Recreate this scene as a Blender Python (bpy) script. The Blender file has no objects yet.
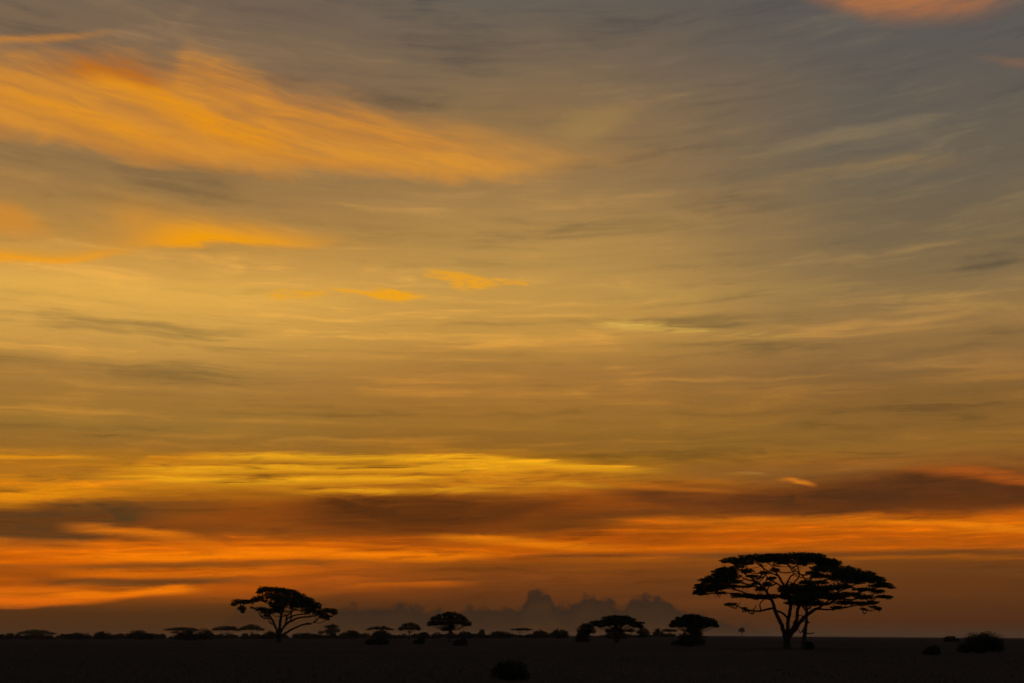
import bpy, math, random
import numpy as np
from mathutils import Vector, Matrix

# ------------------------------------------------------------------ scene, camera
scene = bpy.context.scene
COL = scene.collection
FPX = 1422.0                      # focal length in pixels of the 1024 px wide frame (50 mm)
HORIZON = 635.5
PITCH = math.atan((HORIZON - 341.5) / FPX)
EYE = Vector((0.0, 0.0, 1.7))

cam_data = bpy.data.cameras.new('camera')
cam_data.sensor_width = 36.0
cam_data.lens = FPX / 1024.0 * 36.0
cam_data.clip_start = 0.1
cam_data.clip_end = 60000.0
cam = bpy.data.objects.new('camera', cam_data)
cam.location = EYE
cam.rotation_euler = (math.radians(90) + PITCH, 0, 0)
COL.objects.link(cam)
scene.camera = cam

scene.view_settings.view_transform = 'Standard'
scene.view_settings.look = 'None'
scene.view_settings.exposure = 0.0
scene.view_settings.gamma = 1.0
scene.view_settings.use_curve_mapping = False
scene.cycles.max_bounces = 4
scene.cycles.diffuse_bounces = 2
scene.cycles.volume_bounces = 0
scene.cycles.use_denoising = True
scene.cycles.use_adaptive_sampling = True
scene.cycles.adaptive_threshold = 0.015
scene.cycles.adaptive_min_samples = 6


def direction(px, py):
    """world direction seen at a place of the photograph"""
    x, y, z = (px - 512.0) / FPX, (341.5 - py) / FPX, -1.0
    c, s = math.cos(math.radians(90) + PITCH), math.sin(math.radians(90) + PITCH)
    return Vector((x, y * c - z * s, y * s + z * c)).normalized()


def sky_uv(px, py):
    """azimuth / elevation of a place of the sky, in units of 1/FPX radian"""
    d = direction(px, py)
    return 512.0 + FPX * math.atan2(d.x, d.y), HORIZON - FPX * math.asin(d.z)


def lin(c):
    return tuple((v / 255.0 / 12.92) if v / 255.0 <= 0.04045 else (((v / 255.0) + 0.055) / 1.055) ** 2.4 for v in c)


# ------------------------------------------------------------------ sky: node expressions
world = bpy.data.worlds.new('World')
scene.world = world
world.use_nodes = True
world.cycles.sampling_method = 'MANUAL'
world.cycles.sample_map_resolution = 256
NT = world.node_tree
NT.nodes.clear()


class N:
    """a float or colour socket with arithmetic"""
    def __init__(self, sock): self.s = sock
    def __add__(self, o): return op('ADD', self, o)
    def __radd__(self, o): return op('ADD', o, self)
    def __sub__(self, o): return op('SUBTRACT', self, o)
    def __rsub__(self, o): return op('SUBTRACT', o, self)
    def __mul__(self, o): return op('MULTIPLY', self, o)
    def __rmul__(self, o): return op('MULTIPLY', o, self)
    def __truediv__(self, o): return op('DIVIDE', self, o)


def put(sock, v):
    if isinstance(v, N): NT.links.new(v.s, sock)
    else: sock.default_value = v


def op(kind, a, b=0.0, clamp=False):
    n = NT.nodes.new('ShaderNodeMath'); n.operation = kind
    put(n.inputs[0], a); put(n.inputs[1], b)
    r = N(n.outputs[0])
    return op('MINIMUM', op('MAXIMUM', r, 0.0), 1.0) if clamp else r


def fma(x, m, c):
    """x * m + c in one node"""
    n = NT.nodes.new('ShaderNodeMath'); n.operation = 'MULTIPLY_ADD'
    put(n.inputs[0], x); put(n.inputs[1], m); put(n.inputs[2], c)
    return N(n.outputs[0])


def step(a, b, x, lo=0.0, hi=1.0):
    """smooth step from lo at a to hi at b"""
    n = NT.nodes.new('ShaderNodeMapRange'); n.interpolation_type = 'SMOOTHSTEP'; n.clamp = False
    if a > b: a, b, lo, hi = b, a, hi, lo
    put(n.inputs['Value'], x)
    n.inputs['From Min'].default_value = a; n.inputs['From Max'].default_value = b
    n.inputs['To Min'].default_value = lo; n.inputs['To Max'].default_value = hi
    return N(n.outputs['Result'])


def vec(x, y, z=0.0):
    n = NT.nodes.new('ShaderNodeCombineXYZ')
    put(n.inputs[0], x); put(n.inputs[1], y); put(n.inputs[2], z)
    return n.outputs[0]


def noise(x, y, seed, detail=4.0, rough=0.55, dist=0.0):
    """fractal noise, about -1 .. 1"""
    where = vec(x, y, float(seed))
    n = NT.nodes.new('ShaderNodeTexNoise'); n.noise_dimensions = '3D'
    NT.links.new(where, n.inputs['Vector'])
    n.inputs['Scale'].default_value = 1.0; n.inputs['Detail'].default_value = detail
    n.inputs['Roughness'].default_value = rough; n.inputs['Distortion'].default_value = dist
    f = n.outputs['Fac'] if 'Fac' in n.outputs else n.outputs[0]
    return fma(N(f), 3.2, -1.6)


def ramp_node(x, pts, interp='LINEAR'):
    x0, x1 = pts[0][0], pts[-1][0]
    t = fma(x, 1.0 / (x1 - x0), -x0 / (x1 - x0))
    n = NT.nodes.new('ShaderNodeValToRGB')
    put(n.inputs[0], t)
    r = n.color_ramp; r.interpolation = interp
    while len(r.elements) < len(pts): r.elements.new(0.5)
    for e, (p, c) in zip(r.elements, pts):
        e.position = (p - x0) / (x1 - x0); e.color = (*c, 1.0)
    for e, (p, c) in zip(r.elements, pts):
        e.position = (p - x0) / (x1 - x0); e.color = (*c, 1.0)
    return N(n.outputs['Color'])


def curve(x, pts, handle='AUTO_CLAMPED'):
    """a function of x through points (x, y)"""
    xs = [p[0] for p in pts]; ys = [p[1] for p in pts]
    x0, x1, lo, hi = min(xs), max(xs), min(ys), max(ys)
    if hi - lo < 1e-6: hi = lo + 1.0
    t = fma(x, 1.0 / (x1 - x0), -x0 / (x1 - x0))
    n = NT.nodes.new('ShaderNodeFloatCurve')
    n.mapping.extend = 'HORIZONTAL'
    c = n.mapping.curves[0]
    c.points[0].location = (0.0, (ys[0] - lo) / (hi - lo))
    c.points[1].location = (1.0, (ys[-1] - lo) / (hi - lo))
    for a, b in pts[1:-1]: c.points.new((a - x0) / (x1 - x0), (b - lo) / (hi - lo))
    for p in c.points: p.handle_type = handle
    n.mapping.update()
    put(n.inputs['Value'], t)
    return fma(N(n.outputs[0]), hi - lo, lo)


def mix(f, a, b, blend='MIX'):
    n = NT.nodes.new('ShaderNodeMix'); n.data_type = 'RGBA'; n.blend_type = blend; n.clamp_factor = True
    put(n.inputs[0], f)
    for i, c in ((6, a), (7, b)):
        if isinstance(c, N): NT.links.new(c.s, n.inputs[i])
        else: n.inputs[i].default_value = (*c, 1.0)
    return N(n.outputs[2])


tc = NT.nodes.new('ShaderNodeTexCoord')
sep = NT.nodes.new('ShaderNodeSeparateXYZ')
NT.links.new(tc.outputs['Generated'], sep.inputs[0])
DX, DY, DZ = N(sep.outputs[0]), N(sep.outputs[1]), N(sep.outputs[2])
U = op('ARCTAN2', DX, DY) * FPX + 512.0
V = HORIZON - op('ARCSINE', DZ) * FPX

# streamlines of the high cloud: down to the right on the left, rising again on the right
high = step(420, 180, V)
flow = curve(U, [(-200, -26), (0, 0), (250, 22), (520, 34), (760, 20), (1024, -8), (1300, -40)])
Q = V - flow * high

n_big = noise(U / 260, Q / 60, 3.1, 3, 0.5)
warp_u = noise(U / 130, V / 55, 91.3, 4, 0.55)
warp_v = noise(U / 100, V / 40, 93.9, 4, 0.55)
UW, QW = U + warp_u * 34, Q + warp_v * 5.0
n_band = noise(UW / 430, QW / 17, 9.4, 4, 0.58, 0.3)
n_mid = noise(UW / 140, QW / 30, 7.7, 6, 0.6, 0.4)
n_fine = noise(UW / 70, QW / 6.5, 1.3, 6, 0.66, 0.3)
n_puff = noise(U / 46, Q / 21, 5.9, 5, 0.6, 0.6)
R1 = V - U * 0.19 + warp_v * 5.0
c_streak = noise(UW / 170, R1 / 19, 21.3, 6, 0.58, 0.5)
c_fine = noise(UW / 70, R1 / 6.5, 23.3, 5, 0.6, 0.4)
c_puff = noise(U / 75, R1 / 32, 27.1, 5, 0.6, 0.8)
n_wisp = noise(U / 24, (V - U * 0.12) / 6, 33.3, 5, 0.6, 0.6)
VL = V + (U - 380) * 0.028 + warp_v * 2.0
L_streak = noise(UW / 120, VL / 6.5, 41.3, 6, 0.6, 0.35)
L_fine = noise(UW / 60, VL / 3.0, 43.7, 5, 0.6, 0.25)
L_big = noise(U / 210, V / 26, 47.9, 4, 0.55, 0.3)
L_puff = noise(UW / 75, VL / 14, 53.1, 6, 0.6, 0.8)
lump = op('ABSOLUTE', noise(U / 24, V / 40, 61.1, 1.5, 0.5, 0.2))
lump_s = op('ABSOLUTE', noise(U / 12, V / 12, 63.1, 3, 0.55, 0.3))
fray = noise(U / 9, V / 6, 64.7, 5, 0.62, 0.5)
lump_b = op('ABSOLUTE', noise(U / 24, V / 15, 67.7, 3, 0.55, 0.5))
# every later node hangs on all the noises, so that they are worked out first and little has to be kept
late = (n_big + warp_u + warp_v + n_band + n_mid + n_fine + n_puff + c_streak + c_fine + c_puff + n_wisp + L_streak + L_fine + L_big + L_puff + lump + lump_s + fray + lump_b) * 1e-7
U, V = U + late, V + late

# altostratus sheet: colour by elevation, in three azimuths
def column(px, rows):
    pts = sorted((sky_uv(px, y)[1], lin(c)) for y, c in rows)
    return pts
up = [(-800, (40, 46, 58)), (-300, (62, 66, 72))]
def sheet(px, rows, x):
    pts = [(v, lin(c)) for v, c in up] + column(px, rows) + [(720, lin((40, 30, 20)))]
    return ramp_node(x, pts)

wob = n_big * 7.0 + n_mid * 3.5
W = V + wob * step(640, 590, V, 0.15, 1.0)
left = sheet(120, [(0, (112, 98, 80)), (60, (124, 104, 78)), (120, (138, 112, 74)), (180, (146, 117, 70)), (235, (176, 136, 66)),
                   (290, (212, 166, 78)), (335, (196, 154, 72)), (372, (160, 122, 58)), (400, (152, 114, 50)), (425, (148, 110, 46)),
                   (447, (150, 104, 40)), (458, (170, 112, 30)), (478, (184, 118, 22)), (498, (176, 104, 20)), (512, (120, 68, 22)), (532, (112, 62, 20)), (544, (190, 92, 10)),
                   (556, (214, 104, 6)), (572, (184, 86, 8)), (590, (166, 78, 12)), (603, (104, 58, 20)), (612, (82, 49, 22)), (635, (74, 47, 24))], W)
center = sheet(470, [(0, (98, 94, 84)), (60, (116, 102, 80)), (120, (136, 113, 74)), (180, (148, 120, 74)), (235, (170, 137, 74)),
                     (290, (188, 150, 74)), (335, (182, 142, 66)), (372, (156, 116, 54)), (400, (154, 112, 48)), (425, (150, 108, 42)),
                     (447, (138, 96, 36)), (460, (178, 116, 24)), (480, (180, 110, 22)), (496, (136, 74, 20)), (510, (108, 58, 20)), (528, (112, 58, 16)), (540, (160, 80, 12)),
                     (550, (186, 94, 8)), (562, (130, 68, 18)), (580, (114, 60, 21)), (600, (96, 53, 23)), (618, (80, 48, 22)), (635, (72, 46, 26))], W)
right = sheet(900, [(0, (85, 86, 84)), (60, (92, 90, 84)), (120, (97, 93, 82)), (180, (104, 97, 79)), (235, (113, 100, 74)),
                    (290, (132, 112, 72)), (335, (143, 113, 64)), (372, (126, 98, 56)), (400, (128, 95, 46)), (425, (134, 96, 42)),
                    (447, (146, 100, 40)), (465, (128, 78, 32)), (482, (104, 60, 28)), (500, (98, 54, 24)), (512, (120, 62, 18)), (524, (168, 86, 12)), (540, (176, 92, 12)),
                    (552, (138, 74, 20)), (562, (112, 63, 23)), (580, (100, 57, 23)), (605, (88, 50, 23)), (620, (80, 45, 23)), (635, (72, 48, 28))], W)
base = mix(step(180, 500, U + n_big * 40), left, center)
base = mix(step(500, 930, U + n_big * 60), base, right)

# ripples and streaks in the sheet
streak = n_mid * 0.60 + n_fine * step(-0.7, 0.8, warp_u, 0.14, 0.52) + n_big * 0.40 + n_band * step(240, 380, V, 0.45, 0.95)
amp = step(640, 560, V)
dark_f = op('MULTIPLY', step(0.02, -1.05, streak), amp)
light_f = op('MULTIPLY', step(-0.02, 1.05, streak), amp)
base = mix(step(470, 400, V), base, mix(1.0, base, (1.14, 1.03, 1.02), 'MULTIPLY'))
base = mix(dark_f * 0.9, base, mix(1.0, base, (0.50, 0.56, 0.72), 'MULTIPLY'))
base = mix(light_f * 0.9, base, mix(1.0, base, (1.66, 1.52, 1.18), 'MULTIPLY'))


def P(px, py): return sky_uv(px, py)
def top_of(pts): return curve(U, [P(*p) for p in pts])

def band(up_pts, lo_pts, soft_up, soft_lo, wobble):
    """1 between two edges given as places of the sky"""
    a = V + wobble - top_of(up_pts)
    b = top_of(lo_pts) - V - wobble
    m = op('MULTIPLY', step(-soft_up * .5, soft_up, a), step(-soft_lo * .5, soft_lo, b))
    return m, a, b

def window(x0, x1, soft0, soft1):
    return op('MULTIPLY', step(x0 - soft0, x0 + soft0, U), step(x1 + soft1, x1 - soft1, U))

# slanted coordinates for the lit cirrus

def strand(pts, half, soft, x0, x1, s0, s1, wob):
    """a soft fibre along a line of places of the sky"""
    d = op('ABSOLUTE', V + wob - top_of(pts))
    return step(half + soft, half * 0.3, d) * window(x0, x1, s0, s1)

# A: the long orange swath upper left
m, a, b = band([(-300, 60), (-60, 48), (60, 52), (130, 50), (165, 62), (190, 50), (250, 70), (330, 92), (430, 116), (540, 138), (640, 152)],
               [(-300, 120), (-60, 130), (60, 148), (160, 166), (260, 174), (350, 176), (450, 184), (540, 176), (640, 164)],
               30, 15, c_puff * 8 + c_streak * 6 + c_fine * 4.5)
m = m * step(730, 400, U + c_puff * 60) * step(-400, -100, U)
dens = op('ADD', m * (0.88 + c_streak * 0.34 + c_fine * 0.26), 0.0, True)
hot = step(-0.9, 1.0, c_streak * 0.8 + c_fine * 0.25 + 0.05)
ca = mix(hot, lin((200, 126, 46)), lin((224, 148, 48)))
ca = mix(step(330, 640, U), ca, lin((210, 146, 60)))
f = strand([(0, 92), (60, 108), (110, 128), (170, 148)], 5, 12, 10, 150, 50, 40, c_fine * 5)
ca = mix(f * 0.75, ca, lin((238, 152, 22)))
f = strand([(60, 72), (130, 88), (180, 112), (230, 132), (300, 148)], 6, 13, 80, 275, 50, 30, c_fine * 5 + c_streak * 3)
ca = mix(f * 0.9, ca, lin((238, 150, 10)))
f = strand([(250, 140), (350, 152), (440, 164), (540, 170)], 4, 12, 300, 500, 60, 50, c_fine * 5 + c_streak * 3)
ca = mix(f * 0.6, ca, lin((226, 152, 46)))
f = strand([(60, 62), (110, 66), (150, 76)], 7, 14, 40, 150, 40, 24, c_puff * 4)
ca = mix(f * 0.85, ca, lin((186, 104, 26)))
base = mix(dens * 0.94, base, ca)

# thin streak above it, far left
m, a, b = band([(-300, 36), (0, 35), (60, 34), (110, 30)], [(-300, 45), (0, 44), (60, 42), (110, 36)], 5, 6, c_streak * 3)
base = mix(m * step(130, 40, U) * (0.8 + c_fine * .3), base, lin((206, 134, 52)))

# B: second orange bank: a wedge, a streak at its foot and a patch at the left
m, a, b = band([(60, 196), (100, 194), (165, 206), (230, 220), (290, 233), (350, 243)],
               [(60, 244), (100, 248), (160, 249), (215, 245), (270, 247), (310, 248), (350, 244)], 26, 6, c_puff * 3.5 + c_fine * 3)
m = m * step(385, 322, U + c_puff * 10) * step(60, 165, U + c_puff * 20)
hot = step(34, 6, b + c_streak * 5) * window(150, 305, 40, 50)
base = mix(m * (0.86 + c_streak * 0.16), base, lin((216, 146, 48)))
base = mix(m * hot * 0.95, base, lin((244, 158, 4)))
m, a, b = band([(-300, 240), (0, 246), (60, 250), (110, 247), (170, 242)], [(-300, 262), (0, 262), (40, 265), (100, 259), (170, 248)], 12, 5, c_puff * 2 + c_fine * 2)
m = m * step(185, 120, U + c_puff * 16)
base = mix(m * (0.85 + c_streak * 0.15), base, mix(step(13, 2, b) * step(140, 80, U), lin((220, 150, 46)), lin((246, 158, 6))))
m, a, b = band([(-300, 190), (0, 200), (30, 211), (60, 228), (100, 250)], [(-300, 240), (0, 238), (60, 246), (100, 252)], 14, 16, c_puff * 5)
base = mix(m * step(80, 20, U + c_puff * 16) * 0.75, base, lin((212, 138, 46)))
# glow below them
m, a, b = band([(-300, 262), (0, 268), (100, 276), (250, 280), (400, 292)], [(-300, 312), (0, 306), (120, 312), (280, 316), (400, 310)], 20, 22, n_mid * 8)
base = mix(m * step(420, 200, U) * 0.45, base, lin((226, 172, 70)))

# C: small bright wisps in the middle
for (x0, x1, up_p, lo_p, s) in [
        (268, 322, [(240, 291), (290, 291), (340, 292)], [(240, 299), (290, 299), (340, 297)], 0.75),
        (330, 420, [(320, 285), (350, 287), (400, 290), (430, 294)], [(320, 291), (350, 293), (395, 300), (430, 299)], 0.95),
        (424, 530, [(400, 268), (440, 270), (480, 276), (540, 281)], [(400, 277), (440, 280), (465, 291), (500, 287), (540, 288)], 0.75)]:
    m, a, b = band(up_p, lo_p, 4, 4, c_fine * 5 + c_puff * 3)
    m = m * window(x0, x1, 10, 10) * step(-0.5, 0.15, n_wisp + 0.16)
    base = mix(m * s, base, lin((242, 164, 22)))

# pale wisps right of the middle
m, a, b = band([(560, 318), (650, 320), (760, 330), (840, 334)], [(560, 330), (650, 332), (760, 336), (840, 338)], 6, 6, n_mid * 5)
base = mix(m * window(600, 790, 30, 40) * step(-0.5, 0.5, n_fine + n_mid * 0.4) * 0.9, base, lin((222, 176, 80)))
m, a, b = band([(560, 296), (650, 288), (760, 284), (1024, 300)], [(560, 318), (650, 304), (760, 300), (1024, 316)], 10, 10, n_mid * 5)
base = mix(m * step(560, 640, U) * step(-0.5, 0.9, n_fine * .7 + n_mid * .6) * 0.5, base, lin((186, 148, 72)))
m, a, b = band([(700, 186), (800, 170), (900, 154), (1000, 152)], [(700, 206), (800, 190), (900, 172), (1000, 166)], 10, 12, n_mid * 6)
base = mix(m * window(740, 965, 60, 40) * step(-0.7, 0.7, n_fine * .6 + n_puff * .5) * 0.5, base, lin((158, 124, 74)))
# feathery vertical-ish plume near the centre
m, a, b = band([(540, 120), (590, 106), (640, 96), (680, 100)], [(540, 146), (590, 140), (640, 122), (680, 112)], 14, 14, n_puff * 8)
base = mix(m * window(560, 640, 25, 25) * 0.35, base, lin((178, 140, 76)))

# H: orange cloud at the top right
m, a, b = band([(740, -60), (800, -30), (900, -70), (1060, -60)], [(740, -18), (800, -2), (840, 13), (890, 24), (960, 21), (1000, 16), (1060, 2)], 14, 16, n_puff * 5 + n_fine * 4)
base = mix(m * window(790, 1015, 40, 40) * (0.52 + n_fine * 0.30 + n_mid * 0.25), base, mix(step(16, 2, b + n_mid * 4), lin((196, 118, 60)), lin((172, 106, 62))))
m, a, b = band([(960, 52), (1024, 58), (1100, 64)], [(960, 58), (1024, 68), (1100, 74)], 6, 6, n_fine * 3)
base = mix(m * step(970, 1030, U) * 0.3, base, lin((170, 108, 62)))

# ---------------------------------------------------------------- lower sky

# D: yellow lit ripples
m, a, b = band([(-200, 452), (0, 456), (80, 460), (160, 456), (300, 452), (480, 456), (640, 464)],
               [(-200, 516), (0, 510), (70, 502), (140, 494), (220, 490), (320, 494), (480, 496), (560, 490), (640, 480)], 7, 12, L_big * 6 + L_puff * 5)
m = m * step(690, 560, U + L_big * 60)
glow = m * (0.44 + L_big * 0.25 + L_streak * 0.60 + L_puff * 0.45 + L_fine * 0.2)
yc = mix(step(60, 230, U + L_big * 60), lin((222, 128, 14)), lin((218, 138, 22)))
base = mix(op('ADD', glow, 0.0, True), base, yc)
# a duller patch at the far left, bright orange under it
f = strand([(-100, 468), (20, 468), (90, 474), (150, 480)], 7, 9, -300, 130, 10, 40, L_puff * 6)
base = mix(f * 0.7, base, lin((160, 104, 30)))
f = strand([(-100, 500), (0, 498), (60, 492), (130, 490)], 4, 9, -300, 100, 10, 50, L_puff * 5 + L_streak * 3)
base = mix(f * 0.8, base, lin((232, 142, 14)))
for pts, half, x0, x1, s in [
        ([(200, 458), (300, 457), (420, 459), (520, 462), (600, 468)], 2.4, 230, 560, 0.9),
        ([(180, 470), (300, 468), (420, 468), (540, 469)], 2.6, 150, 520, 0.8),
        ([(120, 478), (240, 481), (330, 479), (430, 478)], 2.0, 130, 430, 0.8),
        ([(280, 490), (380, 492), (460, 490), (500, 488)], 1.8, 310, 484, 0.65),
        ([(540, 466), (590, 468), (640, 470), (700, 472)], 1.6, 545, 650, 0.7),
        ([(530, 480), (570, 482), (600, 487)], 2.4, 540, 596, 0.7)]:
    f = strand(pts, half, 3.6, x0, x1, 50, 34, L_streak * 3.4 + L_fine * 1.2 + L_puff * 2)
    base = mix(op('MULTIPLY', f * (0.72 + L_streak * 0.6 + L_fine * 0.3), s * 0.88, True), base, lin((246, 174, 26)))
shade = m * step(-0.05, -0.8, L_streak * 0.8 + L_fine * 0.5)
base = mix(shade * 0.65, base, lin((142, 90, 24)))
# thin yellow line left
m, a, b = band([(-200, 454), (0, 454), (80, 455), (120, 457)], [(-200, 459), (0, 459), (80, 460), (120, 461)], 3, 3, L_fine * 1.5)
base = mix(m * step(130, 60, U) * 0.8, base, lin((238, 150, 20)))

# E: dark stratus bars
def dark_bar(up_p, lo_p, win, soft, col, s, su=14, sl=10, ragged=0.7):
    global base
    m, a, b = band(up_p, lo_p, su, sl, L_big * 7 + L_puff * 6 + L_streak * 2.5)
    f = m * window(win[0], win[1], soft[0], soft[1]) * (0.88 + L_streak * 0.30 + L_puff * ragged)
    base = mix(op('MULTIPLY', f, s, True), base, col)
# warm brown veil behind the bars, orange where it thins
dark_bar([(-300, 502), (0, 504), (120, 498), (240, 492), (400, 494), (560, 490), (700, 488), (1024, 480), (1200, 480)],
         [(-300, 546), (0, 544), (120, 534), (240, 530), (400, 544), (560, 520), (700, 512), (1024, 514), (1200, 514)], (-900, 1900), (60, 60), lin((140, 68, 15)), 0.7)
dark_bar([(-300, 506), (0, 505), (70, 500), (140, 500), (220, 506)], [(-300, 550), (0, 550), (70, 548), (120, 532), (160, 520), (220, 514)], (-600, 170), (60, 40), lin((86, 57, 28)), 0.95, 10, 12)
dark_bar([(140, 500), (190, 498), (240, 500)], [(140, 510), (190, 512), (240, 508)], (120, 235), (50, 30), lin((104, 70, 28)), 0.6)
dark_bar([(240, 494), (330, 495), (430, 496), (520, 496), (600, 500)],
         [(240, 510), (330, 532), (400, 536), (480, 530), (600, 512)], (310, 560), (50, 70), lin((84, 45, 16)), 0.95, 10, 16)
dark_bar([(300, 530), (380, 534), (440, 540), (500, 540)], [(300, 540), (380, 550), (440, 553), (500, 546)], (330, 470), (50, 40), lin((112, 58, 16)), 0.75, 8, 6)
dark_bar([(560, 482), (640, 486), (760, 488), (860, 478), (940, 468), (1024, 472), (1200, 470)],
         [(560, 492), (640, 504), (760, 514), (860, 516), (940, 514), (1024, 512), (1200, 520)], (610, 1600), (50, 60), lin((80, 46, 22)), 0.95, 15, 12, 0.6)
dark_bar([(560, 470), (700, 460), (820, 462), (900, 460)], [(560, 480), (700, 482), (820, 478), (900, 472)], (660, 860), (60, 60), lin((120, 82, 40)), 0.6)
# reddish light under the right bar
m, a, b = band([(840, 476), (920, 464), (980, 466), (1024, 472), (1200, 476)], [(840, 480), (920, 474), (980, 480), (1024, 485), (1200, 490)], 6, 6, L_big * 4 + L_streak * 2)
base = mix(m * step(860, 960, U) * (0.5 + L_streak * .4), base, lin((176, 86, 22)))
for pts, half, x0, x1, k, c in [([(860, 478), (920, 471), (970, 470), (1024, 477), (1100, 484)], 1.4, 905, 1300, 0.45, (170, 88, 28)),
                                ([(900, 474), (960, 474), (1024, 482), (1100, 488)], 1.1, 940, 1300, 0.6, (190, 90, 22)),
                                ([(820, 470), (900, 464), (960, 462), (1024, 466)], 1.8, 850, 1200, 0.5, (150, 92, 34)),
                                ([(700, 478), (780, 472), (860, 468), (920, 464)], 1.6, 700, 900, 0.4, (154, 100, 40))]:
    f = strand(pts, half, 5, x0, x1, 50, 40, L_puff * 4 + L_streak * 3)
    base = mix(op('MULTIPLY', f * (0.8 + L_streak * 0.5), k, True), base, lin(c))
# the small bright wedge
f = strand([(766, 481.5), (784, 479.8), (800, 482), (816, 484.8)], 0.5, 3.0, 782, 808, 14, 8, L_fine * 1.6 + L_streak * 0.6)
base = mix(f * 0.85, base, lin((216, 122, 30)))
f = strand([(735, 473), (752, 473), (770, 474)], 0.6, 2.0, 738, 762, 10, 8, L_fine * 0.8)
base = mix(f * 0.4, base, lin((170, 122, 56)))
m, a, b = band([(480, 478), (560, 474), (640, 482), (720, 488), (800, 494)], [(480, 486), (560, 482), (640, 490), (720, 494), (800, 498)], 4, 4, L_streak * 2)
base = mix(m * window(520, 730, 40, 40) * (0.5 + L_streak * 0.4), base, lin((190, 104, 20)))

# F: glowing orange band
m, a, b = band([(-300, 536), (0, 545), (150, 540), (300, 538), (450, 540), (560, 530), (700, 520), (850, 516), (1024, 516), (1300, 520)],
               [(-300, 566), (0, 562), (150, 566), (300, 562), (450, 558), (560, 558), (700, 556), (850, 552), (1024, 550), (1300, 552)], 9, 8, L_big * 6 + L_puff * 4 + L_streak * 2)
f = m * (0.60 + L_streak * 0.5 + L_puff * 0.3)
base = mix(op('ADD', f, 0.0, True), base, mix(step(-0.2, 0.8, L_streak + L_fine * .4), lin((190, 84, 6)), lin((230, 106, 4))))
# brightest threads of the band
for up_p, lo_p, x0, x1, s in [
        ([(150, 544), (280, 546), (400, 552), (520, 553)], [(150, 547), (280, 550), (400, 557), (520, 557)], 210, 470, 0.9),
        ([(240, 540), (300, 541), (420, 546), (520, 548)], [(240, 543), (300, 544), (420, 549), (520, 551)], 260, 460, 0.7),
        ([(-200, 550), (0, 551), (120, 556), (260, 552)], [(-200, 554), (0, 555), (120, 560), (260, 557)], -100, 240, 0.7),
        ([(540, 548), (650, 546), (760, 545), (860, 546)], [(540, 553), (650, 551), (760, 549), (860, 549)], 560, 830, 0.4),
        ([(640, 528), (780, 526), (900, 528), (1024, 530)], [(640, 533), (780, 531), (900, 533), (1024, 535)], 620, 1100, 0.5)]:
    m, a, b = band(up_p, lo_p, 3.5, 3.5, L_streak * 2.2 + L_big * 1.5)
    base = mix(m * window(x0, x1, 50, 50) * (0.75 + L_fine * 0.3) * s, base, lin((244, 124, 6)))

# dark grey streaks between the orange and the tree tops
for up_p, lo_p, x0, x1, s in [
        ([(520, 553), (640, 553), (760, 552), (900, 552)], [(520, 558), (640, 558), (760, 559), (900, 556)], 540, 840, 0.75),
        ([(-100, 562), (60, 564), (200, 562), (300, 563)], [(-100, 568), (60, 570), (200, 567), (300, 567)], -200, 280, 0.5),
        ([(60, 578), (120, 577), (190, 576), (260, 577)], [(60, 584), (120, 585), (190, 583), (260, 581)], 70, 250, 0.7),
        ([(820, 553), (900, 551), (1024, 549), (1200, 548)], [(820, 557), (900, 556), (1024, 555), (1200, 555)], 840, 1400, 0.6)]:
    m, a, b = band(up_p, lo_p, 4, 4, L_streak * 2 + L_big * 1.5)
    base = mix(m * window(x0, x1, 40, 40) * s, base, lin((92, 58, 28)))

# G: lower left orange tongues
for up_p, lo_p, x0, x1, s, c in [
        ([(-300, 574), (0, 574), (120, 572), (260, 570), (340, 568)], [(-300, 584), (0, 582), (120, 578), (260, 577), (340, 574)], -400, 330, 0.7, (190, 92, 10)),
        ([(-300, 588), (0, 588), (90, 589), (160, 584), (205, 586), (240, 590)], [(-300, 606), (0, 603), (60, 604), (140, 598), (205, 594), (240, 592)], -400, 204, 0.9, (214, 104, 8)),
        ([(60, 591), (110, 591), (150, 587), (210, 587)], [(60, 594), (110, 594), (150, 594), (210, 591)], 70, 196, 0.8, (238, 134, 12)),
        ([(-300, 598), (0, 598), (60, 600), (130, 600)], [(-300, 606), (0, 606), (60, 605), (130, 602)], -400, 120, 0.8, (196, 88, 12)),
        ([(200, 600), (240, 598), (300, 592), (400, 584), (500, 582)], [(200, 603), (240, 602), (300, 597), (400, 591), (500, 587)], 215, 470, 0.6, (156, 76, 14)),
        ([(330, 586), (400, 583), (450, 581), (490, 581)], [(330, 590), (400, 587), (450, 586), (490, 584)], 340, 462, 0.85, (206, 98, 10)),
        ([(780, 560), (860, 557), (940, 556), (1100, 556)], [(780, 563), (860, 561), (940, 560), (1100, 560)], 815, 1300, 0.75, (186, 96, 10)),
        ([(640, 559), (700, 559), (760, 560)], [(640, 563), (700, 563), (760, 563)], 600, 740, 0.45, (172, 90, 14))]:
    m, a, b = band(up_p, lo_p, 4, 4, L_streak * 2.6 + L_big * 2)
    base = mix(op('MULTIPLY', m * window(x0, x1, 30, 26) * (0.8 + L_streak * 0.35), s, True), base, lin(c))

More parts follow.
